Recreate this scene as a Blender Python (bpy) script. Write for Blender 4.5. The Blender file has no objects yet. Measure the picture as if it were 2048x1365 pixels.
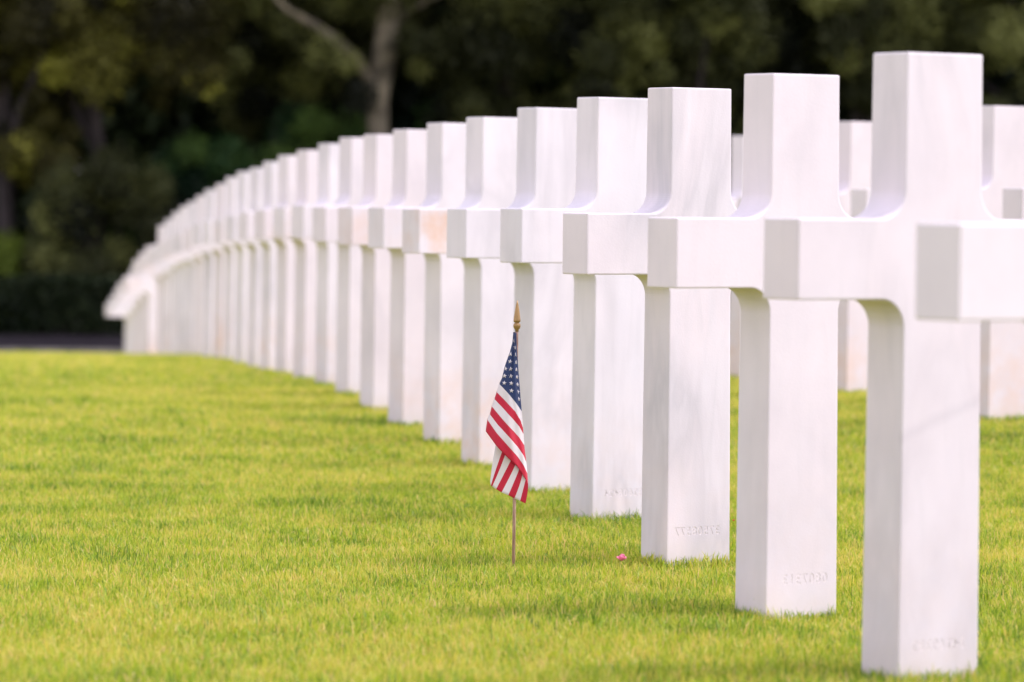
import bpy, bmesh, math, random
import numpy as np
from mathutils import Matrix, Vector
R = math.radians
S = bpy.context.scene
C = S.collection
rng = np.random.default_rng(7)
random.seed(7)

# ------------------------------------------------------------------ camera
F_PX, PITCH, ROLL, HC = 8400.0, 0.0330, 0.0113, 0.8048
cam = bpy.data.cameras.new("camera")
cam.sensor_width = 36.0
cam.lens = 36.0 * F_PX / 2048.0
cam.clip_start, cam.clip_end = 0.1, 1000.0
cam.dof.use_dof = True
cam.dof.focus_distance = 9.45
cam.dof.aperture_fstop = 4.6
cam.dof.aperture_blades = 9
co = bpy.data.objects.new("camera", cam)
C.objects.link(co)
co.matrix_world = (Matrix.Translation((0, 0, HC)) @ Matrix.Rotation(math.pi / 2 - PITCH, 4, 'X')
                   @ Matrix.Rotation(ROLL, 4, 'Z'))
S.camera = co

# ------------------------------------------------------------------ light
SUN_DIR = Vector((0.47, 0.03, 0.88)).normalized()       # towards the sun
w = bpy.data.worlds.new("World"); S.world = w; w.use_nodes = True
nt = w.node_tree; nt.nodes.clear()
sky = nt.nodes.new("ShaderNodeTexSky"); sky.sky_type = 'NISHITA'; sky.sun_disc = False
sky.sun_elevation = math.asin(SUN_DIR.z)
sky.sun_rotation = math.atan2(SUN_DIR.x, SUN_DIR.y)
sky.dust_density = 1.0; sky.air_density = 1.0; sky.ozone_density = 1.0
hs = nt.nodes.new("ShaderNodeHueSaturation"); hs.inputs['Saturation'].default_value = 0.18
tint = nt.nodes.new("ShaderNodeMix"); tint.data_type = 'RGBA'; tint.blend_type = 'MULTIPLY'; tint.inputs[0].default_value = 1.0
tint.inputs[7].default_value = (1.02, 0.95, 1.08, 1)      # the warm pinkish white of the overcast
bg = nt.nodes.new("ShaderNodeBackground"); bg.inputs['Strength'].default_value = 0.145
wo = nt.nodes.new("ShaderNodeOutputWorld")
nt.links.new(sky.outputs[0], hs.inputs['Color']); nt.links.new(hs.outputs[0], tint.inputs[6]); nt.links.new(tint.outputs[2], bg.inputs['Color'])
nt.links.new(bg.outputs[0], wo.inputs['Surface'])
sl = bpy.data.lights.new("sun", 'SUN'); sl.energy = 1.25; sl.angle = R(7.5); sl.color = (1.0, 0.93, 0.96)
so = bpy.data.objects.new("sun", sl); C.objects.link(so)
so.rotation_euler = SUN_DIR.to_track_quat('Z', 'Y').to_euler(); so.location = (8, 0, 20)
S.view_settings.view_transform = 'Standard'; S.view_settings.look = 'None'
S.view_settings.exposure = 1.52; S.view_settings.gamma = 1.0
S.cycles.max_bounces = 8

# ------------------------------------------------------------------ helpers
def tag(o, label=None, cat=None, group=None, kind=None):
    for k, v in (('label', label), ('category', cat), ('group', group), ('kind', kind)):
        if v: o[k] = v
    return o
def obj(name, me, parent=None, loc=None):
    o = bpy.data.objects.new(name, me); C.objects.link(o)
    if parent: o.parent = parent
    if loc is not None: o.location = loc
    return o
def empty(name, loc, rz=0):
    o = bpy.data.objects.new(name, None); C.objects.link(o)
    o.location = loc; o.rotation_euler = (0, 0, rz); o.empty_display_size = 0.1
    return o
def np_mesh(name, V, quads=None, tris=None, attrs=None, mat=None, smooth=False):
    me = bpy.data.meshes.new(name)
    nq = 0 if quads is None else len(quads); ntr = 0 if tris is None else len(tris)
    idx = []
    if nq: idx.append(np.asarray(quads, np.int32).ravel())
    if ntr: idx.append(np.asarray(tris, np.int32).ravel())
    idx = np.concatenate(idx)
    me.vertices.add(len(V)); me.vertices.foreach_set('co', np.asarray(V, np.float32).ravel())
    me.loops.add(len(idx)); me.loops.foreach_set('vertex_index', idx)
    me.polygons.add(nq + ntr)
    st = np.concatenate([np.arange(nq) * 4, nq * 4 + np.arange(ntr) * 3]).astype(np.int32)
    me.polygons.foreach_set('loop_start', st)
    me.update(calc_edges=True)
    for k, a in (attrs or {}).items():
        at = me.attributes.new(k, 'FLOAT', 'POINT'); at.data.foreach_set('value', np.asarray(a, np.float32))
    if mat: me.materials.append(mat)
    if smooth: me.polygons.foreach_set('use_smooth', np.ones(nq + ntr, bool))
    return me
def ss(a, b, x):
    t = np.clip((np.asarray(x, float) - a) / (b - a), 0, 1); return t * t * (3 - 2 * t)

# ------------------------------------------------------------------ terrain
DY = np.array([-30, 0, 10, 15.5, 17.67, 18.84, 20.01, 21.18, 22.34, 23.51, 24.68, 25.85, 27.01, 28.18, 29.35, 30.52, 31.68,
               32.85, 34.02, 35.19, 38.69, 41.02, 43.36, 48, 54, 60, 66, 72, 79, 90, 140, 900.])
DZ = np.array([0, 0, 0, 0, -.004, -.012, -.024, -.039, -.059, -.083, -.104, -.131, -.162, -.198, -.238, -.278, -.322,
               -.372, -.427, -.484, -.701, -.865, -1.061, -1.42, -1.75, -1.93, -1.96, -1.835, -1.77, -1.72, -1.6, 0.0])
def row_x(y): return 0.665 - 0.151 * (y - 7.166) / 1.1675
def ground(x, y):
    x = np.asarray(x, float); y = np.asarray(y, float)
    d = sum(np.interp(y + o, DY, DZ) for o in (-.6, 0, .6)) / 3
    d = d - 0.05 * ss(17, 26, y) - 0.022
    lat = x - row_x(y) - 0.5
    d = d + 0.086 * ss(0, 1.4, lat) * ss(8, 13, y) * (1 - 0.35 * ss(14, 20, y))
    d = d + 0.006 * np.sin(x * 2.1 + y * 0.7) * np.sin(y * 1.3) * ss(0, 4, y)
    return d
def g(x, y): return float(ground(x, y))
CAM_M = co.matrix_world.copy()
def at_px(px, py, Y):                     # world point at depth Y seen at source pixel
    v = CAM_M.to_3x3() @ Vector(((px - 1024) / F_PX, -(py - 682.5) / F_PX, -1))
    return Vector((0, 0, HC)) + v * (Y / v.y)

# ------------------------------------------------------------------ materials
class NB:
    def __init__(s, name):
        s.m = bpy.data.materials.new(name); s.m.use_nodes = True
        s.t = s.m.node_tree; s.b = s.t.nodes['Principled BSDF']
    def n(s, typ, **kw):
        x = s.t.nodes.new('ShaderNode' + typ)
        for k, v in kw.items():
            if k in x.inputs: x.inputs[k].default_value = v
            else: setattr(x, k, v)
        return x
    def l(s, a, b): s.t.links.new(a, b)
    def math(s, op, a, b=None, c=None, clamp=False):
        x = s.t.nodes.new('ShaderNodeMath'); x.operation = op; x.use_clamp = clamp
        for i, v in enumerate((a, b, c)):
            if v is None: continue
            if isinstance(v, (int, float)): x.inputs[i].default_value = v
            else: s.l(v, x.inputs[i])
        return x.outputs[0]
    def ramp(s, fac, stops):
        x = s.t.nodes.new('ShaderNodeValToRGB'); e = x.color_ramp.elements
        while len(e) < len(stops): e.new(0.5)
        for i, (p, c) in enumerate(stops):
            e[i].position = p; e[i].color = (*c, 1)
        s.l(fac, x.inputs[0]); return x.outputs[0]
    def mix(s, fac, a, b, mode='MIX'):
        x = s.t.nodes.new('ShaderNodeMix'); x.data_type = 'RGBA'; x.blend_type = mode
        for sock, v in ((x.inputs[0], fac), (x.inputs[6], a), (x.inputs[7], b)):
            if isinstance(v, (int, float)): sock.default_value = v
            elif isinstance(v, tuple): sock.default_value = (*v, 1)
            else: s.l(v, sock)
        return x.outputs[2]
def plain(name, col, rough=0.6, metal=0.0, noise=0.0, scale=20.0, bump=0.0):
    m = NB(name); m.b.inputs['Roughness'].default_value = rough; m.b.inputs['Metallic'].default_value = metal
    tc = m.n('TexCoord'); nz = m.n('TexNoise', Scale=scale, Detail=5.0); m.l(tc.outputs['Object'], nz.inputs['Vector'])
    c = m.ramp(nz.outputs[0], [(0.3, tuple(x * (1 - noise) for x in col)), (0.7, tuple(min(1, x * (1 + noise)) for x in col))])
    m.l(c, m.b.inputs['Base Color'])
    if bump:
        bp = m.n('Bump', Strength=bump, Distance=0.002); m.l(nz.outputs[0], bp.inputs['Height']); m.l(bp.outputs[0], m.b.inputs['Normal'])
    return m.m

def marble_mat():
    m = NB('white_marble')
    tc = m.n('TexCoord'); oi = m.n('ObjectInfo')
    off = m.n('CombineXYZ'); m.l(m.math('MULTIPLY', oi.outputs['Random'], 37.0), off.inputs[0]); m.l(m.math('MULTIPLY', oi.outputs['Random'], 91.0), off.inputs[2])
    v = m.n('VectorMath', operation='ADD'); m.l(tc.outputs['Object'], v.inputs[0]); m.l(off.outputs[0], v.inputs[1])
    P = v.outputs[0]
    # broad cloudiness
    n1 = m.n('TexNoise', Scale=5.0, Detail=6.0, Roughness=0.6); m.l(P, n1.inputs['Vector'])
    base = m.ramp(n1.outputs[0], [(0.3, (.635, .590, .622)), (0.65, (.700, .652, .682))])
    base = m.mix(oi.outputs['Random'], base, m.mix(1.0, base, (.97, .935, .925), 'MULTIPLY'))
    # veins: ridges of a stretched, warped noise
    mp = m.n('Mapping'); mp.inputs['Rotation'].default_value = (0.35, 0.62, 0.2); mp.inputs['Scale'].default_value = (2.6, 2.6, 0.85)
    m.l(P, mp.inputs['Vector'])
    n2 = m.n('TexNoise', Scale=1.5, Detail=5.0, Roughness=0.55, Distortion=0.6); m.l(mp.outputs[0], n2.inputs['Vector'])
    ridge = m.math('ABSOLUTE', m.math('SUBTRACT', n2.outputs[0], 0.5))
    vein = m.math('SUBTRACT', 1.0, m.math('MULTIPLY', ridge, 9.0), clamp=True)
    n3 = m.n('TexNoise', Scale=2.2, Detail=2.0); m.l(P, n3.inputs['Vector'])
    gate = m.math('MULTIPLY', m.math('SUBTRACT', n3.outputs[0], 0.40), 6.0, clamp=True)
    sep = m.n('SeparateColor'); m.l(oi.outputs['Color'], sep.inputs[0])
    vf = m.math('MULTIPLY', m.math('MULTIPLY', vein, gate), m.math('MULTIPLY', sep.outputs[2], 0.62))
    base = m.mix(vf, base, (.40, .39, .42))
    # soft grey clouds
    cl = m.math('MULTIPLY', m.math('MULTIPLY', m.math('SUBTRACT', n2.outputs[0], 0.49), 5.0, clamp=True), m.math('MULTIPLY', sep.outputs[2], 0.72))
    base = m.mix(cl, base, (.58, .57, .61))
    mp2 = m.n('Mapping'); mp2.inputs['Scale'].default_value = (20, 20, 3.2); m.l(P, mp2.inputs['Vector'])
    n7 = m.n('TexNoise', Scale=1.0, Detail=5.0, Distortion=1.2); m.l(mp2.outputs[0], n7.inputs['Vector'])
    st = m.math('MULTIPLY', m.math('MULTIPLY', m.math('SUBTRACT', n7.outputs[0], 0.5), 3.5, clamp=True), m.math('ADD', m.math('MULTIPLY', sep.outputs[2], 0.36), 0.04))
    base = m.mix(st, base, (.50, .48, .50))
    # iron stains near the base, and on the arm of some crosses
    xyz = m.n('SeparateXYZ'); m.l(tc.outputs['Object'], xyz.inputs[0])
    n4 = m.n('TexNoise', Scale=9.0, Detail=5.0, Roughness=0.65); m.l(P, n4.inputs['Vector'])
    blot = m.math('MULTIPLY', m.math('SUBTRACT', n4.outputs[0], 0.38), 4.0, clamp=True)
    low = m.n('MapRange', interpolation_type='SMOOTHSTEP'); m.l(xyz.outputs[2], low.inputs[0])
    low.inputs[1].default_value = 0.42; low.inputs[2].default_value = 0.04
    sf = m.math('MULTIPLY', m.math('MULTIPLY', blot, low.outputs[0]), m.math('MULTIPLY', sep.outputs[0], 0.65))
    base = m.mix(sf, base, (.64, .44, .33))
    dx = m.math('ABSOLUTE', m.math('ADD', xyz.outputs[0], 0.25)); dz = m.math('ABSOLUTE', m.math('SUBTRACT', xyz.outputs[2], 0.71))
    ar = m.math('SUBTRACT', 1.0, m.math('MULTIPLY', m.math('MAXIMUM', dx, dz), 11.0), clamp=True)
    ar = m.math('MULTIPLY', ar, 2.2, clamp=True)
    af = m.math('MULTIPLY', m.math('MULTIPLY', blot, ar), m.math('MULTIPLY', sep.outputs[1], 0.85))
    base = m.mix(af, base, (.62, .33, .15))
    wv = m.math('ADD', m.math('SUBTRACT', xyz.outputs[2], m.math('MULTIPLY', xyz.outputs[0], 0.36)), m.math('MULTIPLY', m.math('SUBTRACT', n4.outputs[0], 0.5), 0.03))
    dv = m.math('SUBTRACT', 1.0, m.math('MULTIPLY', m.math('ABSOLUTE', m.math('SUBTRACT', wv, 0.44)), 60.0), clamp=True)
    base = m.mix(m.math('MULTIPLY', m.math('MULTIPLY', dv, m.math('LESS_THAN', xyz.outputs[1], -0.04)), m.math('MULTIPLY', m.math('SUBTRACT', 1.0, oi.outputs['Alpha']), 0.26)), base, (.40, .37, .41))
    # thin splash of soil just above the turf
    sp = m.n('MapRange'); m.l(xyz.outputs[2], sp.inputs[0]); sp.inputs[1].default_value = 0.06; sp.inputs[2].default_value = 0.0
    n5 = m.n('TexNoise', Scale=60.0, Detail=4.0); m.l(P, n5.inputs['Vector'])
    spf = m.math('MULTIPLY', m.math('MULTIPLY', sp.outputs[0], n5.outputs[0]), 0.35)
    base = m.mix(spf, base, (.55, .48, .33))
    m.l(base, m.b.inputs['Base Color'])
    m.b.inputs['Roughness'].default_value = 0.5
    m.b.inputs['Specular IOR Level'].default_value = 0.35
    n6 = m.n('TexNoise', Scale=240.0, Detail=3.0); m.l(P, n6.inputs['Vector'])
    bp = m.n('Bump', Strength=0.25, Distance=0.001); m.l(n6.outputs[0], bp.inputs['Height']); m.l(bp.outputs[0], m.b.inputs['Normal'])
    return m.m

def grass_mat():
    m = NB('grass_blades')
    t = m.n('Attribute', attribute_name='tone'); h = m.n('Attribute', attribute_name='along')
    # tone: 0 deep green .. 0.6 yellow green .. 1 straw
    c = m.ramp(t.outputs['Fac'], [(0.0, (.09, .22, .010)), (0.33, (.30, .47, .020)), (0.60, (.53, .60, .050)), (0.80, (.72, .65, .14)), (1.0, (.84, .60, .30))])
    root = m.mix(0.5, c, (.36, .33, .09))
    c2 = m.mix(h.outputs['Fac'], root, c)
    df = m.n('BsdfDiffuse', Roughness=0.9); tr = m.n('BsdfTranslucent'); gl = m.n('BsdfGlossy', Roughness=0.5)
    m.l(c2, df.inputs[0]); m.l(m.mix(1.0, c2, (1.0, .98, .5), 'MULTIPLY'), tr.inputs[0]); gl.inputs[0].default_value = (.5, .5, .45, 1)
    a = m.n('MixShader', Fac=0.38); m.l(df.outputs[0], a.inputs[1]); m.l(tr.outputs[0], a.inputs[2])
    b = m.n('MixShader', Fac=0.055); m.l(a.outputs[0], b.inputs[1]); m.l(gl.outputs[0], b.inputs[2])
    m.l(b.outputs[0], m.t.nodes['Material Output'].inputs['Surface'])
    return m.m

def lawn_mat():
    m = NB('lawn_ground')
    tc = m.n('TexCoord'); n1 = m.n('TexNoise', Scale=0.9, Detail=8.0, Roughness=0.65); m.l(tc.outputs['Object'], n1.inputs['Vector'])
    n2 = m.n('TexNoise', Scale=45.0, Detail=5.0, Roughness=0.7); m.l(tc.outputs['Object'], n2.inputs['Vector'])
    a = m.ramp(n1.outputs[0], [(0.3, (.17, .19, .016)), (0.7, (.29, .28, .034))])
    b = m.ramp(n2.outputs[0], [(0.3, (.10, .12, .012)), (0.7, (.34, .32, .045))])
    m.l(m.mix(0.5, a, b), m.b.inputs['Base Color']); m.b.inputs['Roughness'].default_value = 1.0
    m.b.inputs['Specular IOR Level'].default_value = 0.1
    bp = m.n('Bump', Strength=0.8, Distance=0.02); m.l(n2.outputs[0], bp.inputs['Height']); m.l(bp.outputs[0], m.b.inputs['Normal'])
    return m.m

def leaf_mat(name, stops, transl=0.25):
    m = NB(name)
    t = m.n('Attribute', attribute_name='tone')
    c = m.ramp(t.outputs['Fac'], stops)
    df = m.n('BsdfDiffuse'); tr = m.n('BsdfTranslucent')
    m.l(c, df.inputs[0]); m.l(c, tr.inputs[0])
    a = m.n('MixShader', Fac=transl); m.l(df.outputs[0], a.inputs[1]); m.l(tr.outputs[0], a.inputs[2])
    gl = m.n('BsdfGlossy', Roughness=0.5); gl.inputs[0].default_value = (.50, .52, .46, 1)
    b = m.n('MixShader', Fac=0.02); m.l(a.outputs[0], b.inputs[1]); m.l(gl.outputs[0], b.inputs[2])
    m.l(b.outputs[0], m.t.nodes['Material Output'].inputs['Surface'])
    return m.m

MARBLE = marble_mat()
GROOVE = plain('weathered_engraving', (.70, .635, .64), 0.8, noise=0.08, scale=60)
GRASS = grass_mat(); LAWN = lawn_mat()

# ------------------------------------------------------------------ ground sheet
def ground_mesh():
    ys = np.concatenate([np.arange(-20, 5, 2.5), np.arange(5, 50, 0.35), np.arange(50, 95, 1.5), np.array([95, 105, 120, 140, 180, 260, 400, 700])])
    xs = np.concatenate([[-400, -200, -100, -50, -30, -20], np.arange(-14, 14.1, 0.4), [20, 30, 50, 100, 200, 400]])
    X, Y = np.meshgrid(xs, ys); Z = ground(X, Y)
    V = np.stack([X, Y, Z], -1).reshape(-1, 3); nx = len(xs)
    i, j = np.meshgrid(np.arange(len(ys) - 1), np.arange(nx - 1), indexing='ij')
    a = (i * nx + j).ravel(); q = np.stack([a, a + 1, a + nx + 1, a + nx], -1)
    return np_mesh('ground', V, quads=q, mat=LAWN, smooth=True)
go = obj('ground', ground_mesh()); tag(go, kind='structure')

ASPH = plain('dark_asphalt', (.016, .014, .017), 1.0, noise=0.35, scale=3); ASPH.node_tree.nodes['Principled BSDF'].inputs['Specular IOR Level'].default_value = 0.0
# service path that runs between the lawn and the wood
def path_mesh():
    xs = np.linspace(-40, 40, 41); ys = np.linspace(72.5, 79.25, 8)
    X, Y = np.meshgrid(xs, ys); Z = ground(X, Y) + 0.035
    V = np.stack([X, Y, Z], -1).reshape(-1, 3)
    i, j = np.meshgrid(np.arange(7), np.arange(40), indexing='ij'); a = (i * 41 + j).ravel()
    return np_mesh('path', V, quads=np.stack([a, a + 1, a + 42, a + 41], -1), mat=ASPH)
tag(obj('path', path_mesh()), kind='structure')
def earth_mesh():
    xs = np.linspace(-60, 60, 61); ys = np.concatenate([np.linspace(79.3, 92, 12), [100, 120, 139]])
    X, Y = np.meshgrid(xs, ys); Z = ground(X, Y) + 0.03
    V = np.stack([X, Y, Z], -1).reshape(-1, 3); i, j = np.meshgrid(np.arange(len(ys) - 1), np.arange(60), indexing='ij'); a = (i * 61 + j).ravel()
    return np_mesh('woodland_floor', V, quads=np.stack([a, a + 1, a + 62, a + 61], -1), mat=plain('leaf_litter', (.035, .026, .016), 1.0, noise=0.5, scale=4, bump=.8))
tag(obj('woodland_floor', earth_mesh()), kind='structure')
def kerb_mesh():
    bm = bmesh.new(); r = random.Random(3); x = -40.0
    while x < 40:
        L = 0.9
        z = g(x, 72.3) ; b = bmesh.ops.create_cube(bm, size=1)
        bmesh.ops.scale(bm, verts=b['verts'], vec=(L - .02, .14, .13)); bmesh.ops.translate(bm, verts=b['verts'], vec=(x + L / 2, 72.3 + r.uniform(-.01, .01), z + .03)); x += L
    me = bpy.data.meshes.new('path_edging'); bm.to_mesh(me); bm.free()
    me.materials.append(plain('pale_kerb_stone', (.20, .185, .18), 0.9, noise=0.6, scale=1.3)); return me
tag(obj('path_edging', kerb_mesh()), kind='structure')

# ------------------------------------------------------------------ marble crosses
TH = R(35); AX = Vector((math.cos(TH), math.sin(TH), 0)); NX = Vector((math.sin(TH), -math.cos(TH), 0))
CH, WT, WB, TT, TB = 1.07, 0.170, 0.181, 0.094, 0.100
ARM_B, ARM_T, REACH, FIL = 0.646, 0.784, 0.320, 0.05
def cross_mesh(name, seed=0):
    bury = -0.12
    def hw(z): return (WB + (WT - WB) * z / CH) / 2
    def arc(cx, cz, a0, a1, n=16):
        return [(cx + FIL * math.cos(a0 + (a1 - a0) * i / n), cz + FIL * math.sin(a0 + (a1 - a0) * i / n)) for i in range(n + 1)]
    pts = [(hw(bury), bury)]
    pts += [(hw(0.3), 0.3)]
    cx = hw(ARM_B) + FIL
    pts += arc(cx, ARM_B - FIL, math.pi, math.pi / 2)
    pts += [(REACH, ARM_B), (REACH, ARM_T)]
    cx = hw(ARM_T) + FIL
    pts += arc(cx, ARM_T + FIL, -math.pi / 2, -math.pi)
    pts += [(hw(CH), CH)]
    full = pts + [(-x, z) for x, z in reversed(pts)]
    bm = bmesh.new(); rings = []
    for s in (-1, 1):
        rings.append([bm.verts.new((x, s * (TB + (TT - TB) * z / CH) / 2, z)) for x, z in full])
    a, b = rings; n = len(full)
    bm.faces.new(a); bm.faces.new(list(reversed(b)))
    for i in range(n):
        j = (i + 1) % n; bm.faces.new((a[j], a[i], b[i], b[j]))
    bmesh.ops.recalc_face_normals(bm, faces=bm.faces)
    sharp = [e for e in bm.edges if e.calc_face_angle(0) > R(25) and max(v.co.z for v in e.verts) > -0.1]
    bmesh.ops.bevel(bm, geom=sharp, offset=0.0034, segments=2, profile=0.6, affect='EDGES')
    me = bpy.data.meshes.new(name); bm.to_mesh(me); bm.free()
    me.materials.append(MARBLE)
    return me
CROSS = cross_mesh('grave_cross')

def text_mesh(txt, size, depth):
    cu = bpy.data.curves.new('t', 'FONT'); cu.body = txt; cu.size = size; cu.align_x = 'CENTER'; cu.align_y = 'CENTER'
    cu.extrude = depth; cu.space_character = 1.18; cu.resolution_u = 4; cu.offset = 0.0003
    o = bpy.data.objects.new('t', cu); C.objects.link(o)
    dg = bpy.context.evaluated_depsgraph_get(); dg.update()
    me = bpy.data.meshes.new_from_object(o.evaluated_get(dg))
    bpy.data.objects.remove(o); bpy.data.curves.remove(cu)
    return me
def engraved(txt, size, zc, xc, inset=0.0009):
    """marble cross with the number cut 0.9 mm into the side that faces the camera; glyphs read mirrored as in the photo"""
    fy = -(TB + (TT - TB) * zc / CH) / 2
    M = Matrix.Translation((xc, fy, zc)) @ Matrix.Rotation(math.pi / 2, 4, 'X') @ Matrix.Scale(-1, 4, (1, 0, 0))
    cut = text_mesh(txt, size, inset); cut.transform(M); cut.flip_normals()
    me = CROSS.copy(); oo = bpy.data.objects.new('a', me); C.objects.link(oo)
    oc = bpy.data.objects.new('b', cut); C.objects.link(oc)
    md = oo.modifiers.new('b', 'BOOLEAN'); md.operation = 'DIFFERENCE'; md.object = oc; md.solver = 'EXACT'; md.use_self = True
    dg = bpy.context.evaluated_depsgraph_get(); dg.update()
    out = bpy.data.meshes.new_from_object(oo.evaluated_get(dg))
    bpy.data.objects.remove(oo); bpy.data.objects.remove(oc)
    if len(out.polygons) < len(CROSS.polygons): out = CROSS
    floor = text_mesh(txt, size, 0.0); floor.transform(Matrix.Translation((0, inset - 0.0002, 0)) @ M)
    floor.materials.clear(); floor.materials.append(GROOVE)
    return out, floor

ROW = {  # k: x, y of the front-left foot corner
 1: (.670, 7.193), 2: (.509, 8.302), 3: (.357, 9.512), 4: (.210, 10.714), 5: (.057, 11.772), 6: (-.098, 13.007), 7: (-.242, 14.172), 8: (-.396, 15.328)}
FAR_X = {9: -.543, 10: -.688, 11: -.830, 12: -.990, 13: -1.143, 14: -1.290, 15: -1.434, 16: -1.582, 17: -1.728, 18: -1.874, 19: -2.027, 20: -2.174, 21: -2.324,
         22: -2.471, 23: -2.622, 24: -2.777, 25: -2.932, 28: -3.388, 29: -3.539, 30: -3.687, 31: -3.843, 32: -3.996}
for k, x in FAR_X.items(): ROW[k] = (x + (.04 if k > 27 else 0), 7.166 + 1.1675 * (k - 1))
ROW[0] = (0.817, 6.03)
def center(cx, cy):
    p = Vector((cx, cy, 0)) + AX * (WB / 2) - NX * (TB / 2)
    return p.x, p.y
NUM = {1: ("34269382", .0265, .048, 0.0), 2: ("0807313", .0285, .064, 0.008), 3: ("37508577", .0280, .060, -0.004, .0012), 4: ("32608424", .0265, .056, 0.008)}
LAB = {
 0: "nearest white marble cross, cut off by the right edge, only its arm showing",
 1: "tallest white marble cross, whole in the frame at right, with a grey diagonal vein",
 2: "white marble cross just left of the tallest one, with a faint seven digit number",
 3: "sharp marble cross with grey streaked left side and a crisp mirrored eight digit number",
 4: "white marble cross just left of the sharp streaked one, faint number low on its foot",
 5: "white marble cross directly behind the small flag, its foot just right of the flagstick",
 6: "white cross just left of the small flag, orange rust stain on its arm",
 7: "white marble cross next behind the one with the rust stained arm",
 8: "white marble cross with a pale peach arm, second behind the rust stained one"}
ordn = ['first', 'second', 'third', 'fourth', 'fifth', 'sixth', 'seventh', 'eighth', 'ninth', 'tenth', 'eleventh', 'twelfth', 'thirteenth', 'fourteenth', 'fifteenth', 'sixteenth', 'seventeenth']
for k in range(9, 26):
    LAB[k] = f"white marble cross in the long row, {ordn[k-7]} behind the rust stained one" if k < 18 else \
             f"small blurred marble cross, {ordn[25-k]} one in front of the gap near the far end"
LAB[25] = "last small white marble cross before the gap near the far end of the long row"
for k in range(28, 33):
    LAB[k] = f"tiny blurred marble cross, {ordn[k-28]} one beyond the gap at the far left"
LAB[32] = "farthest tiny marble cross at the left tip of the row against the dark wood"
COL = {0: (0, 0, .3), 1: (0.15, 0, .6), 2: (0.15, 0, .45), 3: (0.15, 0, 1.0), 4: (.25, 0, .9), 5: (.35, 0, .6), 6: (.9, .6, .5), 7: (.7, .12, .4), 8: (.35, .28, .3)}
SITES = []
def place_cross(x, y, label, group, color, k=None, lean=(0, 0)):
    z = g(x, y) + 0.022 + 0.05 * float(ss(17, 26, y))      # the far ones stand a little proud of the sinking turf
    if k in NUM:
        me, fl = engraved(*NUM[k])
        me.name = 'grave_cross'
        o = obj('grave_cross', me, loc=(x, y, z))
        f = obj('engraved_number', fl, o)
    else:
        o = obj('grave_cross', CROSS, loc=(x, y, z))
    o.rotation_euler = (lean[0], lean[1], TH)
    o.color = (*color, 0 if k == 1 else 1)
    tag(o, label, 'grave cross', group)
    SITES.append((x, y))
    return o
rl = random.Random(11)
for k in sorted(ROW):
    x, y = center(*ROW[k])
    col = COL.get(k, (rl.choice((.1, .2, .35, .6, .9)), rl.choice((0, 0, .12, .25)), rl.uniform(.2, .9)))
    place_cross(x, y, LAB[k], 'white marble crosses in the long curving row', col, k,
                (rl.gauss(0, .0022), rl.gauss(0, .0022)))
# second row, half hidden behind the first
D = {-1: (1.790, 13.35), 0: (1.644, 14.453), 1: (1.490, 15.58), 2: (1.334, 16.70), 3: (1.180, 17.75), 4: (1.030, 18.80), 5: (.880, 19.95)}
DL = {-1: "second row cross at right edge, only its arm end showing over the nearest cross",
      0: "second row cross behind the tallest cross at the right edge, pinkish stain low down",
      1: "second row cross hidden behind the post of the tallest cross, only its arm end showing",
      2: "second row marble cross seen between the two tallest crosses, pink stain on its foot",
      3: "second row cross mostly hidden behind the cross with the seven digit number",
      4: "second row cross seen as a thin strip right of the sharp streaked cross",
      5: "second row cross almost wholly hidden behind the sharp streaked cross"}
for j, (cx, cy) in D.items():
    if j == 5: continue
    x, y = center(cx, cy)
    place_cross(x, y, DL[j], 'white marble crosses of the second row', (.75 if j in (0, 2, 4) else .2, 0, .35), None,
                (rl.gauss(0, .002), rl.gauss(0, .002)))

# ------------------------------------------------------------------ small flag
FX, FY = 0.009, 9.412
PXM = FY / F_PX                                   # metres per source pixel at the flag
FZ = 0.002
fl = empty('small_flag', (FX, FY, FZ), 0)
tag(fl, "small stars and stripes flag on a wooden stick with gold spear tip, planted in grass", 'flag')
WOOD = NB('flagstick_wood')
_tc = WOOD.n('TexCoord'); _mp = WOOD.n('Mapping'); _mp.inputs['Scale'].default_value = (90, 90, 9); WOOD.l(_tc.outputs['Object'], _mp.inputs[0])
_nz = WOOD.n('TexNoise', Scale=3.0, Detail=5.0); WOOD.l(_mp.outputs[0], _nz.inputs['Vector'])
WOOD.l(WOOD.ramp(_nz.outputs[0], [(0.35, (.20, .105, .07)), (0.65, (.46, .30, .22))]), WOOD.b.inputs['Base Color']); WOOD.b.inputs['Roughness'].default_value = 0.7
GOLD = plain('gold_painted_plastic', (.30, .18, .065), 0.42, metal=0.25, noise=0.12, scale=80)
def lathe(name, prof, n=20, mat=None):
    bm = bmesh.new(); rings = []
    for r, z in prof:
        rings.append([bm.verts.new((r * math.cos(2 * math.pi * i / n), r * math.sin(2 * math.pi * i / n), z)) for i in range(n)])
    for a, b in zip(rings, rings[1:]):
        for i in range(n): bm.faces.new((a[i], a[(i + 1) % n], b[(i + 1) % n], b[i]))
    bm.faces.new(list(reversed(rings[0]))); bm.faces.new(rings[-1])
    me = bpy.data.meshes.new(name); bm.to_mesh(me); bm.free(); me.materials.append(mat)
    for p in me.polygons: p.use_smooth = len(p.vertices) == 4
    return me
def zf(py): return (1122 - py) * PXM               # height above the flag's foot
ZP = 1 / 3.692                                    # tracing units -> source px (enlarged crop of the flag)
LEAN = 0.0032
stick = obj('stick', lathe('stick', [(3.3 * PXM, -0.08), (3.3 * PXM, 0.1), (3.15 * PXM, zf(662))], 16, WOOD.m), fl)
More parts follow.
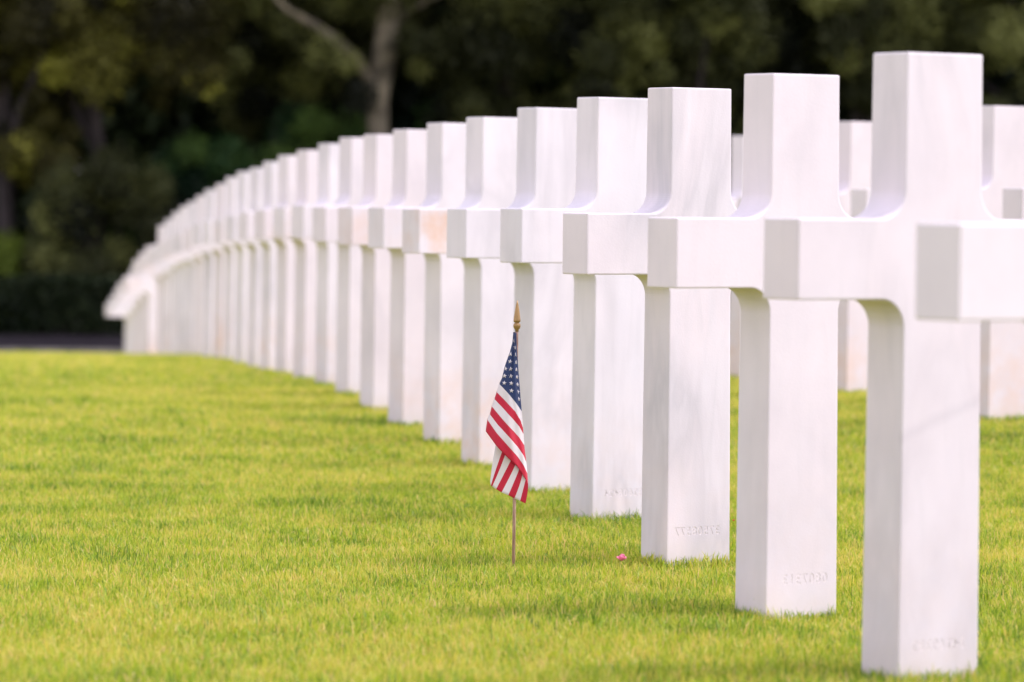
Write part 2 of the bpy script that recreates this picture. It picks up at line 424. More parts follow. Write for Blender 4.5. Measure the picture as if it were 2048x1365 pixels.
fp = [(3.4, 664), (3.7, 660), (6.2, 657), (7.4, 653), (7.4, 650), (5.8, 647.6), (4.2, 646.5), (4.2, 645.5), (6.2, 644.4), (7.3, 643), (7.2, 641), (6.4, 634), (4.6, 622), (2.6, 610), (0.5, 601)]
fin = obj('spear_tip', lathe('spear_tip', [(r * PXM, zf(p)) for r, p in fp], 20, GOLD), fl)
for o in (stick, fin): o.rotation_euler = (0, LEAN, 0)

def cloth_mat(name, col, transl=0.18):
    m = NB(name); tc = m.n('TexCoord')
    nz = m.n('TexNoise', Scale=1200.0, Detail=2.0); m.l(tc.outputs['Object'], nz.inputs['Vector'])
    n2 = m.n('TexNoise', Scale=45.0, Detail=4.0); m.l(tc.outputs['Object'], n2.inputs['Vector'])
    c = m.mix(m.math('MULTIPLY', nz.outputs[0], 0.35), col, tuple(x * .72 for x in col))
    c = m.mix(m.math('MULTIPLY', n2.outputs[0], 0.25), c, tuple(min(1, x * 1.18 + .01) for x in col))
    m.l(c, m.b.inputs['Base Color']); m.b.inputs['Roughness'].default_value = 0.75; m.b.inputs['Sheen Weight'].default_value = 0.15
    bp = m.n('Bump', Strength=0.35, Distance=0.0004); m.l(nz.outputs[0], bp.inputs['Height']); m.l(bp.outputs[0], m.b.inputs['Normal'])
    tr = m.n('BsdfTranslucent'); m.l(c, tr.inputs[0])
    a = m.n('MixShader', Fac=transl); m.l(m.b.outputs[0], a.inputs[1]); m.l(tr.outputs[0], a.inputs[2])
    m.l(a.outputs[0], m.t.nodes['Material Output'].inputs['Surface'])
    return m.m
FLM = [cloth_mat('flag_navy', (.010, .028, .11), 0.04), cloth_mat('flag_white', (.80, .745, .76)), cloth_mat('flag_red', (.54, .006, .036), 0.12)]
def resample(pts, n, key=None):
    P = np.array(pts, float); d = np.r_[0, np.cumsum(np.hypot(*np.diff(P, axis=0).T))]; t = np.linspace(0, d[-1], n)
    return np.stack([np.interp(t, d, P[:, 0]), np.interp(t, d, P[:, 1])], -1)
def flag_mesh():
    NC = 33
    L_edge = [(263, 62), (262, 90), (258, 135), (240, 210), (222, 260), (205, 310), (194, 355), (185, 400), (166, 440)]
    R_edge = [(285, 62), (286, 110), (291, 180), (297, 250), (305, 350), (314, 450), (322, 540), (332, 640)]
    rows = [  # (left .. right polyline, material of the band below it)
        ([(166, 440), (230, 505), (285, 570), (332, 640)], 1),
        ([(147, 500), (218, 570), (285, 640), (324, 705), (342, 760)], 2),
        ([(131, 552), (200, 622), (262, 688), (315, 750), (347, 808)], 1),
        ([(112, 606), (180, 685), (255, 765), (315, 830), (353, 890)], 2),
        ([(98, 665), (160, 742), (238, 822), (305, 900), (350, 965), (369, 1015)], 1),
        ([(80, 705), (150, 800), (225, 882), (300, 965), (350, 1035), (379, 1100)], 2),
        ([(68, 790), (145, 890), (220, 968), (300, 1040), (345, 1105), (370, 1150), (385, 1185)], None)]
    V, Fc, Mi = [], [], []
    def pos(zx, zy, dy):
        px = 950 + zx * ZP; py = 650 + zy * ZP
        return ((px - 1027) * PXM, dy, zf(py))
    def depth(u, s):                                 # front layer: bulges to the camera with folds running down
        amp = 0.003 + 0.017 * min(1, s * 1.15)
        b = amp * (math.sin(math.pi * min(max(u, 0), 1)) ** 0.8)
        f = 0.0042 * min(1, s * 1.4) * math.sin(u * 8.5 + s * 5.0) + 0.0020 * math.sin(u * 17 - s * 9)
        return -(0.0052 + b + f * math.sin(math.pi * u))
    grid = []
    nL, nR = resample(L_edge, 21), resample(R_edge, 21)
    for i in range(21):
        s0 = i / 20 * 0.5
        a, b = nL[i], nR[i]; row = []
        sag = resample(rows[0][0], NC); ch = np.linspace(0, 1, NC)[:, None]
        line = a + (b - a) * ch; dev = (sag - (sag[0] + (sag[-1] - sag[0]) * ch)) * (i / 20) ** 2
        grid.append((line + dev, 0, s0))
    grid[-1] = (grid[-1][0], 1, 0.5)
    for r in range(len(rows) - 1):
        A, B = resample(rows[r][0], NC), resample(rows[r + 1][0], NC); m = rows[r][1]
        for q in range(5):
            if r == 0 and q == 0: continue
            grid.append((A + (B - A) * q / 5, m, 0.5 + 0.5 * (r + q / 5) / 6))
    grid.append((resample(rows[-1][0], NC), None, 1.0))
    surf = []
    for line, m, s in grid:
        base = len(V)
        for c in range(NC):
            u = c / (NC - 1); V.append(pos(line[c][0], line[c][1], depth(u, s)))
        if surf:
            pb, pm = surf[-1]
            for c in range(NC - 1):
                Fc.append((pb + c, pb + c + 1, base + c + 1, base + c)); Mi.append(pm)
        surf.append((base, m))
    # rear layer of the same cloth, wrapped behind the stick
    surf2 = []
    for line, m, s in grid:
        base = len(V)
        for c in range(NC):
            u = c / (NC - 1); x = line[c][0] + (line[NC // 2][0] - line[c][0]) * 0.05
            d = 0.0052 + 0.012 * s * math.sin(math.pi * u) ** 0.8 + 0.002 * math.sin(u * 11 + s * 6) * math.sin(math.pi * u)
            if u in (0, 1): d = depth(u, s)
            V.append(pos(line[c][0] if u in (0, 1) else x, line[c][1] - 6, d))
        if surf2:
            pb, pm = surf2[-1]
            for c in range(NC - 1):
                Fc.append((pb + c, base + c, base + c + 1, pb + c + 1)); Mi.append(pm)
        surf2.append((base, m))
    # loose lower corner hanging out below the fold: stripes fan down to the left
    top = [(150, 850), (192, 890), (226, 930), (266, 972), (300, 1010), (333, 1050), (353, 1090), (374, 1135), (381, 1165)]
    midp = [(136, 930), (168, 990), (202, 1030), (236, 1068), (268, 1098), (300, 1120), (330, 1142), (354, 1175), (384, 1190)]
    bot = [(106, 1188), (113, 1194), (150, 1217), (190, 1240), (240, 1260), (285, 1284), (328, 1302), (350, 1312), (368, 1321)]
    bands = [1, 2, 1, 2, 1, 2, 1, 2]
    tops = [(150, 850), (196, 925), (216, 955), (258, 1000), (290, 1035), (320, 1065), (344, 1100), (368, 1140), (383, 1170)]
    bots = [(106, 1165), (110, 1192), (120, 1198), (150, 1217), (190, 1240), (240, 1260), (285, 1284), (328, 1302), (368, 1321)]
    mids = [(124, 1000), (150, 1060), (172, 1075), (206, 1105), (246, 1130), (284, 1155), (322, 1185), (350, 1215), (384, 1225)]
    bandm = [1, 2, 1, 2, 1, 2, 1, 2]
    bandm = [1, 2, 1, 2, 1, 2, 1, 2]
    cols = []
    for b in range(8):
        for q in range(4 if b < 7 else 5):
            t = q / 4
            def lp(P): return (P[b][0] + (P[b + 1][0] - P[b][0]) * t, P[b][1] + (P[b + 1][1] - P[b][1]) * t)
            cols.append((lp(tops), lp(mids), lp(bots), bandm[b]))
    NR = 14; prev = None
    for ci, (a, m_, b_, mat) in enumerate(cols):
        u = ci / (len(cols) - 1); base = len(V)
        for r in range(NR + 1):
            t = r / NR
            x = (1 - t) ** 2 * a[0] + 2 * t * (1 - t) * (2 * m_[0] - .5 * a[0] - .5 * b_[0]) + t * t * b_[0]
            y = (1 - t) ** 2 * a[1] + 2 * t * (1 - t) * (2 * m_[1] - .5 * a[1] - .5 * b_[1]) + t * t * b_[1]
            d = -0.0050 - 0.0045 * math.sin(math.pi * u) - 0.0028 * math.sin(u * 10 + t * 2.0) * t * math.sin(math.pi * u) ** .5
            if u > 0.85: d -= 0.006 * (u - .85) / .15
            V.append(pos(x, y, d))
        if prev is not None:
            for r in range(NR):
                Fc.append((prev + r, prev + r + 1, base + r + 1, base + r)); Mi.append(pmat)
        prev, pmat = base, mat
    # stars lie on the canton, 0.3 mm proud of it
    stars = [(268, 118, .5), (277, 168, .7), (246, 216, .95), (281, 221, .8), (243, 272, 1), (286, 277, .8), (209, 325, .8), (246, 326, 1), (289, 331, .9),
             (202, 378, 1), (248, 379, 1.02), (293, 385, .95), (201, 430, 1), (252, 432, 1.02), (298, 441, .95), (255, 486, 1.02), (301, 495, 1), (307, 548, 1)]
    cg = [gr for gr in grid[:21]]
    def cant_depth(zx, zy):
        best = min(range(21), key=lambda i: abs(np.interp(zx, cg[i][0][:, 0], cg[i][0][:, 1]) - zy))
        ln = cg[best][0]; u = (zx - ln[0][0]) / max(1, ln[-1][0] - ln[0][0])
        return depth(min(max(u, 0), 1), cg[best][2])
    def edge_x(zy):
        return np.interp(zy, [p[1] for p in L_edge], [p[0] for p in L_edge]), np.interp(zy, [p[1] for p in R_edge], [p[0] for p in R_edge])
    for sx, sy, sc in stars:
        r1 = 17.5; cidx = len(V); V.append(pos(sx, sy, cant_depth(sx, sy) - .0006))
        for i in range(10):
            a = -math.pi / 2 + i * math.pi / 5 + 0.12; rr = r1 if i % 2 == 0 else r1 * .42
            x = sx + rr * math.cos(a) * sc; y = sy + rr * math.sin(a)
            lo, hi = edge_x(y); x = min(max(x, lo + 2), hi - 2)
            V.append(pos(x, y, cant_depth(x, y) - .0006))
        for i in range(10): Fc.append((cidx, cidx + 1 + (i + 1) % 10, cidx + 1 + i)); Mi.append(1)
    me = bpy.data.meshes.new('flag_cloth'); me.from_pydata(V, [], Fc); me.update()
    for m in FLM: me.materials.append(m)
    me.polygons.foreach_set('material_index', np.array(Mi, np.int32)); me.polygons.foreach_set('use_smooth', np.ones(len(Fc), bool))
    return me
cl = obj('flag_cloth', flag_mesh(), fl)
md = cl.modifiers.new('thickness', 'SOLIDIFY'); md.thickness = 0.0004; md.offset = 0

# ------------------------------------------------------------------ fallen petals
def petal_mesh(name, n, size, mat, seed):
    r = random.Random(seed); bm = bmesh.new()
    for k in range(n):
        a0 = k * 2 * math.pi / n + r.uniform(-.4, .4); W = size * r.uniform(.45, .6); L = size * r.uniform(.6, 1.0); NU, NV = 7, 6
        M = Matrix.Rotation(a0, 4, 'Z') @ Matrix.Rotation(-r.uniform(.2, 1.2), 4, 'Y'); g_ = []
        for i in range(NV + 1):
            t = i / NV; row = []
            for j in range(NU + 1):
                s = j / NU * 2 - 1; ww = W * math.sin(math.pi * (0.12 + 0.80 * t)) ** .7
                row.append(bm.verts.new(M @ Vector((L * t, s * ww, W * .55 * s * s * t + size * .05 * math.sin(7 * t + 4 * s + k)))))
            g_.append(row)
        for i in range(NV):
            for j in range(NU): bm.faces.new((g_[i][j], g_[i][j + 1], g_[i + 1][j + 1], g_[i + 1][j]))
    me = bpy.data.meshes.new(name); bm.to_mesh(me); bm.free(); me.materials.append(mat)
    for p in me.polygons: p.use_smooth = True
    return me
PINK = cloth_mat('pink_petal', (.85, .24, .40), 0.3); REDP = cloth_mat('red_petal', (.70, .02, .015), 0.2)
p = obj('petal', petal_mesh('petal', 5, .0165, PINK, 4), loc=(.252, 9.446, g(.252, 9.446) + .024))
tag(p, "crumpled pink flower petals in the lawn between the flag and the sharp streaked cross", 'petal')
p.modifiers.new('t', 'SOLIDIFY').thickness = .0004
p = obj('petal', petal_mesh('petal', 3, .006, REDP, 9), loc=(.5655, 10.60, g(.5655, 10.6) + .024))
tag(p, "tiny red petal in the grass at the right edge of the sharp streaked cross", 'petal')
p.modifiers.new('t', 'SOLIDIFY').thickness = .0003

# ------------------------------------------------------------------ grass
def value_noise(x, y, sc, seed):
    r = np.random.default_rng(seed); T = r.random((64, 64))
    fx, fy = x * sc, y * sc; ix, iy = np.floor(fx).astype(int), np.floor(fy).astype(int)
    tx, ty = fx - ix, fy - iy; tx = tx * tx * (3 - 2 * tx); ty = ty * ty * (3 - 2 * ty)
    a = T[ix % 64, iy % 64]; b = T[(ix + 1) % 64, iy % 64]; c = T[ix % 64, (iy + 1) % 64]; d = T[(ix + 1) % 64, (iy + 1) % 64]
    return (a * (1 - tx) + b * tx) * (1 - ty) + (c * (1 - tx) + d * tx) * ty
def blades(x, y, length, width, tone):
    n = len(x); z = ground(x, y)
    ph = rng.random(n) * 2 * np.pi; lean = np.abs(rng.normal(0, .62, n)) + .05; lean = np.minimum(lean, 1.35); ld = rng.random(n) * 2 * np.pi
    wx, wy = np.cos(ph) * width / 2, np.sin(ph) * width / 2
    lx, ly = np.cos(ld) * np.sin(lean), np.sin(ld) * np.sin(lean); up = np.cos(lean)
    bend = rng.uniform(.0, .5, n)
    P = np.zeros((n, 5, 3), np.float32)
    P[:, 0] = np.stack([x - wx, y - wy, z - .004], -1); P[:, 1] = np.stack([x + wx, y + wy, z - .004], -1)
    m = .55; mx, my, mz = x + lx * length * m * .7, y + ly * length * m * .7, z + up * length * m * 1.05
    P[:, 2] = np.stack([mx + wx * .8, my + wy * .8, mz], -1); P[:, 3] = np.stack([mx - wx * .8, my - wy * .8, mz], -1)
    P[:, 4] = np.stack([x + lx * length * (1 + bend), y + ly * length * (1 + bend), z + up * length * (1 - bend * .35)], -1)
    b = np.arange(n) * 5
    q = np.stack([b, b + 1, b + 2, b + 3], -1); t = np.stack([b + 3, b + 2, b + 4], -1)
    return P.reshape(-1, 3), q, t, np.repeat(tone, 5), np.tile(np.array([0, 0, .7, .7, 1.], np.float32), n)
def tone_at(x, y):
    n = len(x)
    big = value_noise(x, y, .8, 1); mid = value_noise(x + 3, y, 4.0, 2); sm = value_noise(x, y + 5, 16.0, 3)
    t = .51 + .22 * (big - .5) + .36 * (mid - .5) + .42 * (sm - .5) + rng.normal(0, .25, n)
    t = t + 0.13 * ss(10, 26, y)
    t = t - .20 * ss(.66, .85, value_noise(x + 9, y * 2.4, 1.3, 15)) - .16 * (value_noise(x, y, 30.0, 12) - .5)
    dry = rng.random(n) < (.10 + .10 * np.clip(mid + sm - 1.0, 0, 1))
    return np.where(dry, rng.uniform(.82, 1.0, n), np.clip(t, 0, .82))
def zone(y0, y1, dens, l0, l1, wd, marg, hwf=0.122, inner=None):
    hw1 = hwf * y1 + marg; n = int(dens * 2 * hw1 * (y1 - y0))
    y = rng.uniform(y0, y1, n); x = rng.uniform(-hw1, hw1, n); keep = np.abs(x) < hwf * y + marg
    if inner is not None: keep &= np.abs(x) > hwf * y + inner
    x, y = x[keep], y[keep]
    patch = value_noise(x, y * 1.6, 2.2, 5); clump = value_noise(x, y, 30.0, 12); dense = ss(.66, .85, value_noise(x + 9, y * 2.4, 1.3, 15))
    L = rng.uniform(l0, l1, len(x)) * (.62 + .40 * patch + .42 * clump + .30 * dense); W = rng.uniform(.7, 1.25, len(x)) * wd
    return blades(x, y, L, W, tone_at(x, y))
parts = [zone(6.3, 8.2, 17000, .014, .034, .0026, .45), zone(8.2, 13.0, 18000, .012, .032, .0024, .35), zone(13.0, 19.0, 6500, .014, .033, .0040, .5),
         zone(19.0, 30.0, 2600, .018, .034, .0065, .7), zone(30.0, 46.0, 900, .02, .036, .011, 1.0),
         # the same turf carried on beside the view, with fewer and broader blades
         zone(4.8, 13.0, 5200, .016, .034, .0042, 2.4, inner=.36), zone(13.0, 24.0, 2600, .018, .034, .0065, 3.0, inner=.5), zone(24.0, 46.0, 750, .02, .036, .012, 4.5, inner=.8),
         zone(4.8, 6.3, 9000, .016, .034, .0034, .4)]
# tufts the mower misses round every cross foot, and taller sprigs here and there
for (cx, cy) in SITES:
    n = 900 if cy < 14 else (400 if cy < 22 else 160)
    u = rng.random(n); side = rng.integers(0, 4, n); off = np.abs(rng.normal(0, .022, n)) + .002
    ex = np.where(side < 2, (u - .5) * (WB + .03), np.where(side == 2, 1, -1) * (WB / 2 + off))
    ey = np.where(side < 2, np.where(side == 0, 1, -1) * (TB / 2 + off), (u - .5) * (TB + .03))
    x = cx + ex * math.cos(TH) - ey * math.sin(TH); y = cy + ex * math.sin(TH) + ey * math.cos(TH)
    parts.append(blades(x, y, rng.uniform(.02, .046, n) * (.6 + .6 * value_noise(x, y, 25., 8)), rng.uniform(.002, .0034, n) * (1 if cy < 14 else 2), tone_at(x, y) - .10))
n = 5000; y = rng.uniform(6.3, 15, n); x = rng.uniform(-1, 1, n) * (.122 * y + .4)
parts.append(blades(x, y, rng.uniform(.035, .058, n), rng.uniform(.002, .003, n), np.clip(rng.normal(.30, .12, n), 0, .8)))
V, Q, T, TN, AL, off = [], [], [], [], [], 0
for v, q, t, tn, al in parts:
    V.append(v); Q.append(q + off); T.append(t + off); TN.append(tn); AL.append(al); off += len(v)
gm = np_mesh('grass', np.concatenate(V), np.concatenate(Q), np.concatenate(T), {'tone': np.clip(np.concatenate(TN), 0, 1), 'along': np.concatenate(AL)}, GRASS)
print('grass blades', off // 5)
tag(obj('grass', gm), "short mown yellow green lawn grass with a few dry straw coloured blades", 'grass', kind='stuff')
del V, Q, T, parts

# ------------------------------------------------------------------ wood behind
def leaf_cloud(cents, rad, n, size, seed, tone_sd=.06, flat=1.0, tb=None):
    """many leaf-sized faces gathered in clumps; cents (m,3), rad (m,)"""
    r = np.random.default_rng(seed); m = len(cents); wgt = rad ** 2 / (rad ** 2).sum(); k = r.choice(m, n, p=wgt)
    d = r.normal(size=(n, 3)); d /= np.linalg.norm(d, axis=1)[:, None]
    rr = rad[k] * (.35 + .65 * r.random(n) ** .6) * (1 + .15 * r.normal(size=n))
    P = cents[k] + d * rr[:, None] * np.array([1, 1, flat])
    a = r.normal(size=(n, 3)); a /= np.linalg.norm(a, axis=1)[:, None]
    b = np.cross(a, d + r.normal(0, .6, (n, 3))); b /= np.linalg.norm(b, axis=1)[:, None] + 1e-9
    s = size * r.uniform(.6, 1.4, n)[:, None]
    V = np.stack([P - a * s * .62, P + b * s * .34, P + a * s * .62, P - b * s * .34], 1).reshape(-1, 3)
    q = np.arange(n * 4).reshape(-1, 4); ct = r.normal(.45, .26, m) if tb is None else tb + r.normal(0, .24, m)
    tone = np.clip(ct[k] + r.normal(0, tone_sd, n), 0, 1)
    return V, q, np.repeat(tone, 4)
def limb(bm, pts, rads, n=9):
    prev = None
    for i, (p, r_) in enumerate(zip(pts, rads)):
        p = Vector(p); d = (Vector(pts[min(i + 1, len(pts) - 1)]) - Vector(pts[max(i - 1, 0)])).normalized()
        a = d.cross(Vector((.3, 1, .1))).normalized(); b = d.cross(a)
        ring = [bm.verts.new(p + (a * math.cos(t) + b * math.sin(t)) * r_ * (1 + .08 * math.sin(3 * t + i))) for t in (2 * math.pi * j / n for j in range(n))]
        if prev:
            for j in range(n): bm.faces.new((prev[j], prev[(j + 1) % n], ring[(j + 1) % n], ring[j]))
        else: bm.faces.new(ring)
        prev = ring
    bm.faces.new(prev)
def curve_pts(p0, p1, n, wob, rr):
    out = []
    for i in range(n + 1):
        t = i / n; p = Vector(p0).lerp(Vector(p1), t)
        if 0 < i: p += Vector((rr.uniform(-wob, wob), rr.uniform(-wob, wob), rr.uniform(-wob, wob) * .5))
        out.append(p)
    return out
BARK_P = plain('pale_lichened_bark', (.150, .128, .088), 0.95, noise=0.7, scale=2.6, bump=.6)
BARK_D = plain('dark_bark', (.028, .021, .021), 0.95, noise=0.4, scale=3.0, bump=.6)
LEAF = {
 'fresh': leaf_mat('fresh_yellow_green_leaves', [(0.1, (.03, .05, .010)), (0.5, (.10, .14, .018)), (0.9, (.24, .29, .04))]),
 'autumn': leaf_mat('autumn_olive_leaves', [(0.1, (.012, .011, .005)), (0.45, (.056, .052, .013)), (0.7, (.13, .125, .026)), (0.95, (.42, .42, .07))]),
 'olive': leaf_mat('olive_leaves', [(0.1, (.008, .010, .006)), (0.5, (.052, .058, .020)), (0.9, (.21, .225, .070))]),
 'green': leaf_mat('dark_green_leaves', [(0.1, (.003, .012, .006)), (0.5, (.026, .064, .020)), (0.9, (.10, .165, .036))]),
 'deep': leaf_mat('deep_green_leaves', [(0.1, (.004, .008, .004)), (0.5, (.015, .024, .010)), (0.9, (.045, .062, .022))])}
def make_tree(x, y, h, crown, kind, label, seed, bark=BARK_D, tr=.22, lean=0., nleaf=15000, extra=None, clear=1.5):
    """crown: list of (dx, dy, z above ground, rx, ry, rz, clumps)"""
    rr = random.Random(seed); r = np.random.default_rng(seed)
    z0 = g(x, y); t = empty('tree', (x, y, z0)); tag(t, label, 'tree', 'trees of the dark wood behind the lawn')
    bm = bmesh.new(); topp = (lean, 0, h * .8)
    pts = curve_pts((0, 0, -.3), topp, 7, .10, rr); limb(bm, pts, [tr * (1.25 if i == 0 else 1 - .1 * i) for i in range(8)], 12)
    cents, rads, tb = [], [], []
    for (dx, dy, cz, rx, ry, rz, nc, *bt) in crown:
        for i in range(nc):
            d = r.normal(size=3); d /= np.linalg.norm(d); q = r.random() ** .45
            cents.append((dx + d[0] * rx * q, dy + d[1] * ry * q, cz + d[2] * rz * q)); rads.append(r.uniform(.35, .8) * min(1.2, .35 + .22 * rx)); tb.append(bt[0] if bt else .42)
    for i in range(9):
        c = Vector(cents[rr.randrange(len(cents))]); s = pts[rr.randrange(3, 8)]
        if c.z > s.z - .5: limb(bm, curve_pts(s, c, 4, .12, rr), [tr * .38, tr * .30, tr * .22, tr * .14, tr * .06], 7)
    for seg in (extra or []): limb(bm, [Vector(p_) for p_, _ in seg], [r_ for _, r_ in seg], 10)
    me = bpy.data.meshes.new('trunk'); bm.to_mesh(me); bm.free(); me.materials.append(bark)
    for p_ in me.polygons: p_.use_smooth = True
    obj('trunk', me, t)
    V, q, tn = leaf_cloud(np.array(cents), np.array(rads), nleaf, .10, seed, tb=np.array(tb))
    obj('crown', np_mesh('crown', V, quads=q, attrs={'tone': tn}, mat=LEAF[kind]), t)
    return t
def make_shrub(x, y, w_, d_, h_, kind, label, seed, nleaf=9000, name='shrub'):
    r = np.random.default_rng(seed); z0 = g(x, y); t = empty(name, (x, y, z0))
    tag(t, label, name, 'shrubs under the trees' if name == 'shrub' else None)
    nc = int(10 + w_ * h_ * 4); c = np.stack([r.uniform(-w_ / 2, w_ / 2, nc), r.uniform(-d_ / 2, d_ / 2, nc), r.uniform(.05, 1, nc) ** .8 * h_], -1)
    if name == 'shrub': c[:, 2] *= (1 - .45 * (2 * c[:, 0] / w_) ** 2)
    V, q, tn = leaf_cloud(c, r.uniform(.25, .55, nc), nleaf, .085, seed)
    V[:, 2] = np.maximum(V[:, 2], 0.0)
    obj('foliage', np_mesh('foliage', V, quads=q, attrs={'tone': tn}, mat=LEAF[kind]), t)
    bm = bmesh.new(); rr = random.Random(seed)
    for i in range(max(4, int(w_ * 2))):
        xx = (i / max(3, int(w_ * 2) - 1) - .5) * w_ * .8; limb(bm, curve_pts((xx, 0, -.1), (xx + rr.uniform(-.3, .3), rr.uniform(-.2, .2), h_ * .8), 3, .05, rr), [.04, .032, .024, .012], 6)
    me = bpy.data.meshes.new('stem'); bm.to_mesh(me); bm.free(); me.materials.append(BARK_D); obj('stem', me, t)
    return t
# tree with the visible pale trunk: fork traced in the picture, at its own distance
TY = 82.0
fb = at_px(757, 250, TY); gx = fb.x
def rel(px, py, dy=0): 
    p_ = at_px(px, py, TY + dy); return (p_.x - gx, dy, p_.z - g(gx, TY))
fork = [[(rel(752, 200), .15), (rel(738, 155, -.1), .13), (rel(712, 118, -.25), .115), (rel(672, 82, -.4), .10), (rel(628, 50, -.5), .08), (rel(575, 20, -.6), .06), (rel(520, -40, -.7), .05)],
        [(rel(757, 260), .20), (rel(757, 200), .20), (rel(764, 140, .05), .22), (rel(772, 80, .1), .235), (rel(777, 20, .1), .23), (rel(786, -60, .1), .20), (rel(800, -200, .1), .14)],
        [(rel(772, 60, .1), .09), (rel(820, 20, .3), .06), (rel(880, -10, .5), .04)]]
def pale_tree():
    rr = random.Random(5); t = empty('tree', (gx, TY, g(gx, TY))); tag(t, "tree with a pale forked trunk and one long limb reaching up to the left", 'tree', 'trees of the dark wood behind the lawn')
    bm = bmesh.new(); limb(bm, [(-.05, 0, -.3), (.02, 0, .8), (0, 0, 2.0), rel(757, 258)], [.34, .26, .23, .20], 14)
    for seg in fork: limb(bm, [Vector(p_) for p_, _ in seg], [r_ for _, r_ in seg], 12)
    me = bpy.data.meshes.new('trunk'); bm.to_mesh(me); bm.free(); me.materials.append(BARK_P)
    for p_ in me.polygons: p_.use_smooth = True
    obj('trunk', me, t)
    r = np.random.default_rng(5); c, rd = [], []
    for i in range(110):
        d = r.normal(size=3); d /= np.linalg.norm(d); q = r.random() ** .45
        c.append((d[0] * 3.6 * q - .3, d[1] * 2.4 * q, 8.6 + d[2] * 2.3 * q)); rd.append(r.uniform(.4, .8))
    for dx, z_, n_ in ((-.6, 5.6, 4), (.7, 5.7, 4), (-2.4, 6.1, 5), (2.0, 5.9, 6), (1.5, 4.7, 3)):
        for i in range(n_): c.append((dx + r.normal() * .7, r.normal() * .4 + (.5 if abs(dx) > 1.2 else -.5), z_ + r.normal() * .35)); rd.append(r.uniform(.25, .45))
    V, q, tn = leaf_cloud(np.array(c), np.array(rd), 50000, .10, 5)
    obj('crown', np_mesh('crown', V, quads=q, attrs={'tone': tn}, mat=LEAF['olive']), t)
pale_tree()
T_ = [ # px, Y, height, kind, trunk radius, crown blobs, label
 (190, 81.6, 10.5, 'autumn', .20, [(-1.25, -.9, 5.9, .4, .3, .3, 9, 1.0), (-.75, -.9, 6.6, .4, .3, .35, 7, .9), (1.5, -1.0, 5.4, .3, .3, .25, 4, .65), (2.2, -.9, 4.9, .35, .3, .3, 4, .68), (0.2, 0, 6.6, 3.0, 2.0, 1.9, 60), (-.9, -.3, 5.0, 1.3, 1.0, .9, 14), (1.3, -.4, 5.2, 1.1, .9, .8, 12), (0, 0, 8.8, 2.6, 2, 1.3, 30)], "yellowing olive leaved tree filling the upper left corner", 21),
 (5, 81.2, 9.5, 'autumn', .22, [(0, 0, 6.4, 2.0, 1.6, 2.0, 45), (.6, -.3, 3.6, 1.0, .8, .9, 14)], "brownish leaved tree cut by the left edge above the clipped hedge", 22),
 (1010, 83.5, 11.0, 'olive', .22, [(0, 0, 6.8, 2.8, 2.0, 2.0, 60), (-.8, -.5, 4.9, 1.2, .9, .8, 14), (.9, -.3, 4.4, 1.2, .9, .8, 12), (0, 0, 9, 2.4, 1.8, 1.2, 25)], "olive green tree just right of the pale forked trunk", 23),
 (1380, 82.0, 11.0, 'olive', .24, [(.4, -1.3, 6.3, .4, .3, .3, 5, .95), (0, 0, 6.9, 2.8, 2.0, 1.9, 60), (-1, -.4, 5.1, 1.2, .9, .9, 14), (.8, 0, 4.5, 1.2, 1.0, .8, 12), (0, 0, 9, 2.4, 1.8, 1.2, 25)], "olive tree behind the sharp streaked cross, yellow tips near the top", 24),
 (1720, 83.0, 11.0, 'olive', .24, [(0, 0, 7.0, 2.8, 2.0, 2.0, 60), (.2, -.4, 4.9, 1.7, 1.0, .9, 18), (0, 0, 9, 2.4, 1.8, 1.2, 25)], "dull olive tree rising behind the two tallest crosses", 25),
 (2110, 82.0, 10.5, 'olive', .24, [(0, 0, 6.8, 2.5, 2.0, 2.1, 60), (-.6, -.2, 4.2, 1.4, 1.0, .9, 16)], "dark olive tree cut by the right edge of the picture", 26),
 (560, 86.0, 11.5, 'olive', .22, [(0, 0, 7.4, 3.0, 2.0, 2.2, 60), (0, 0, 4.9, 2.0, 1.2, .9, 18)], "shaded brown olive tree standing back between the yellowing tree and the pale trunk", 27)]
for px, Y_, h, kind, tr, crown, label, sd in T_:
    make_tree(at_px(px, 400, Y_).x, Y_, h, crown, kind, label, sd, tr=tr, nleaf=52000, bark=BARK_D)
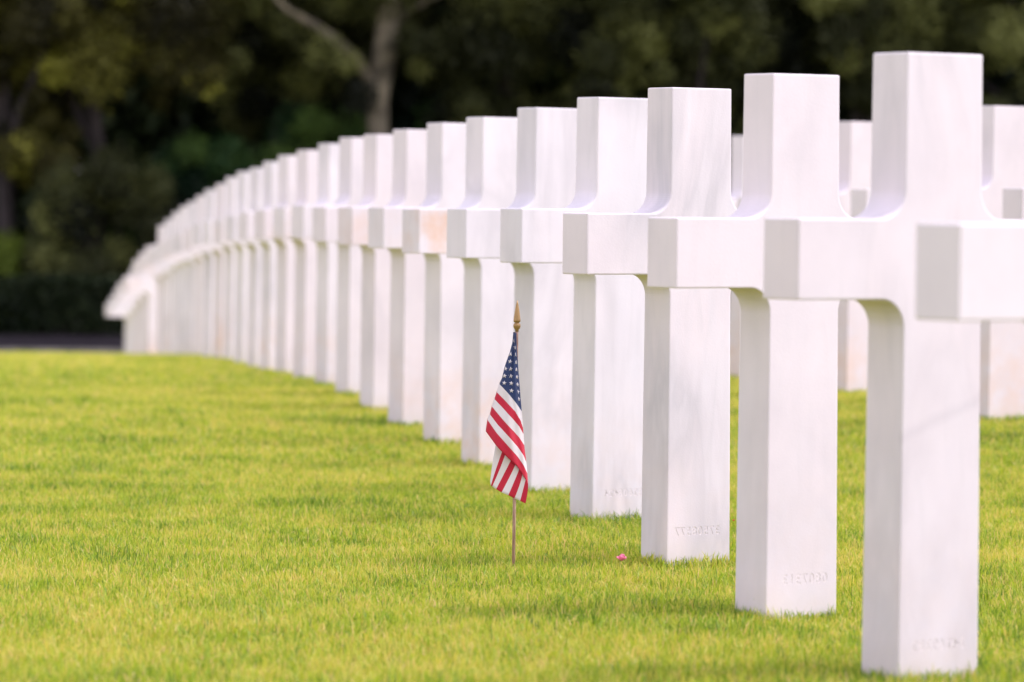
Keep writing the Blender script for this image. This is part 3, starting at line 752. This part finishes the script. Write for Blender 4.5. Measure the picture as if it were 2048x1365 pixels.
SH = [ # px centre, Y, width, depth, height, kind, label
 (420, 82.6, 3.6, 1.6, 3.6, 'green', "broad dark green shrub behind the far end of the row of crosses", 31),
 (640, 83.6, 3.2, 1.6, 4.3, 'green', "tall dark green shrub left of the pale forked trunk", 32),
 (880, 84.6, 3.2, 1.6, 4.4, 'green', "green shrub just right of the pale forked trunk", 33),
 (1150, 84.8, 3.4, 1.6, 3.9, 'olive', "olive shrub beneath the tree right of the pale trunk", 34),
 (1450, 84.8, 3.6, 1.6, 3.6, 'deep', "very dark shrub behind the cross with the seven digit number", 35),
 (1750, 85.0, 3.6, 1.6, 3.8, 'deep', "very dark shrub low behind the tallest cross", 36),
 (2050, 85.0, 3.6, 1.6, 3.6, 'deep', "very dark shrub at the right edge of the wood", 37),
 (225, 80.6, 3.2, 1.2, 3.3, 'olive', "dull brown green shrub above the clipped hedge at the left", 38),
 (-18, 80.6, 1.5, 1.0, 1.9, 'fresh', "bright yellow green shrub at the left edge above the hedge", 39)]
for px, Y_, w_, d_, h_, kind, label, sd in SH:
    make_shrub(at_px(px, 500, Y_).x, Y_, w_, d_, h_, kind, label, sd, nleaf=30000)
# clipped hedge along the path
def hedge():
    hl = ("low very dark clipped hedge running along the far side of the path")
    r = np.random.default_rng(41); n = 42000; x = r.uniform(-14, 16, n); y = r.uniform(-.45, .45, n); z = r.uniform(0, 1.02, n) + .06 * np.sin(x * 1.7)
    f = r.random(n) < .6; y = np.where(f & (r.random(n) < .5), -.45 + r.normal(0, .03, n), y); z = np.where(f & (y > -.4), 1.02 + .05 * np.sin(x * 1.7) + r.normal(0, .03, n), z)
    P = np.stack([x, y, z], -1); a = r.normal(size=(n, 3)); a /= np.linalg.norm(a, axis=1)[:, None]; b = np.cross(a, r.normal(size=(n, 3))); b /= np.linalg.norm(b, axis=1)[:, None]
    s = .11; V = np.stack([P - a * s * .6, P + b * s * .35, P + a * s * .6, P - b * s * .35], 1).reshape(-1, 3)
    tone = np.clip(.45 + .3 * (value_noise(x + 50, z + 50, 1.6, 6) - .5) + r.normal(0, .15, n), 0, 1)
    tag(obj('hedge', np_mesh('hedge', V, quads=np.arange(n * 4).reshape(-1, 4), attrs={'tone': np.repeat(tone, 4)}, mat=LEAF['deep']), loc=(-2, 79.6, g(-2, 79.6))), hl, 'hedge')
hedge()
# the deep wood behind reads as one mass
r = np.random.default_rng(50); nc = 1700
gi = np.arange(nc); c = np.stack([-26 + 52 * ((gi * .618034) % 1), r.uniform(88, 97, nc), -1.6 + 14 * (gi + .5) / nc], -1)
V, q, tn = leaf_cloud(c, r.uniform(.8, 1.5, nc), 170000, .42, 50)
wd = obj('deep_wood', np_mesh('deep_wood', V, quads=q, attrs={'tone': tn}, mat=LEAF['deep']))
tag(wd, "deep shaded mass of wood behind the nearer trees", 'wood', kind='stuff')
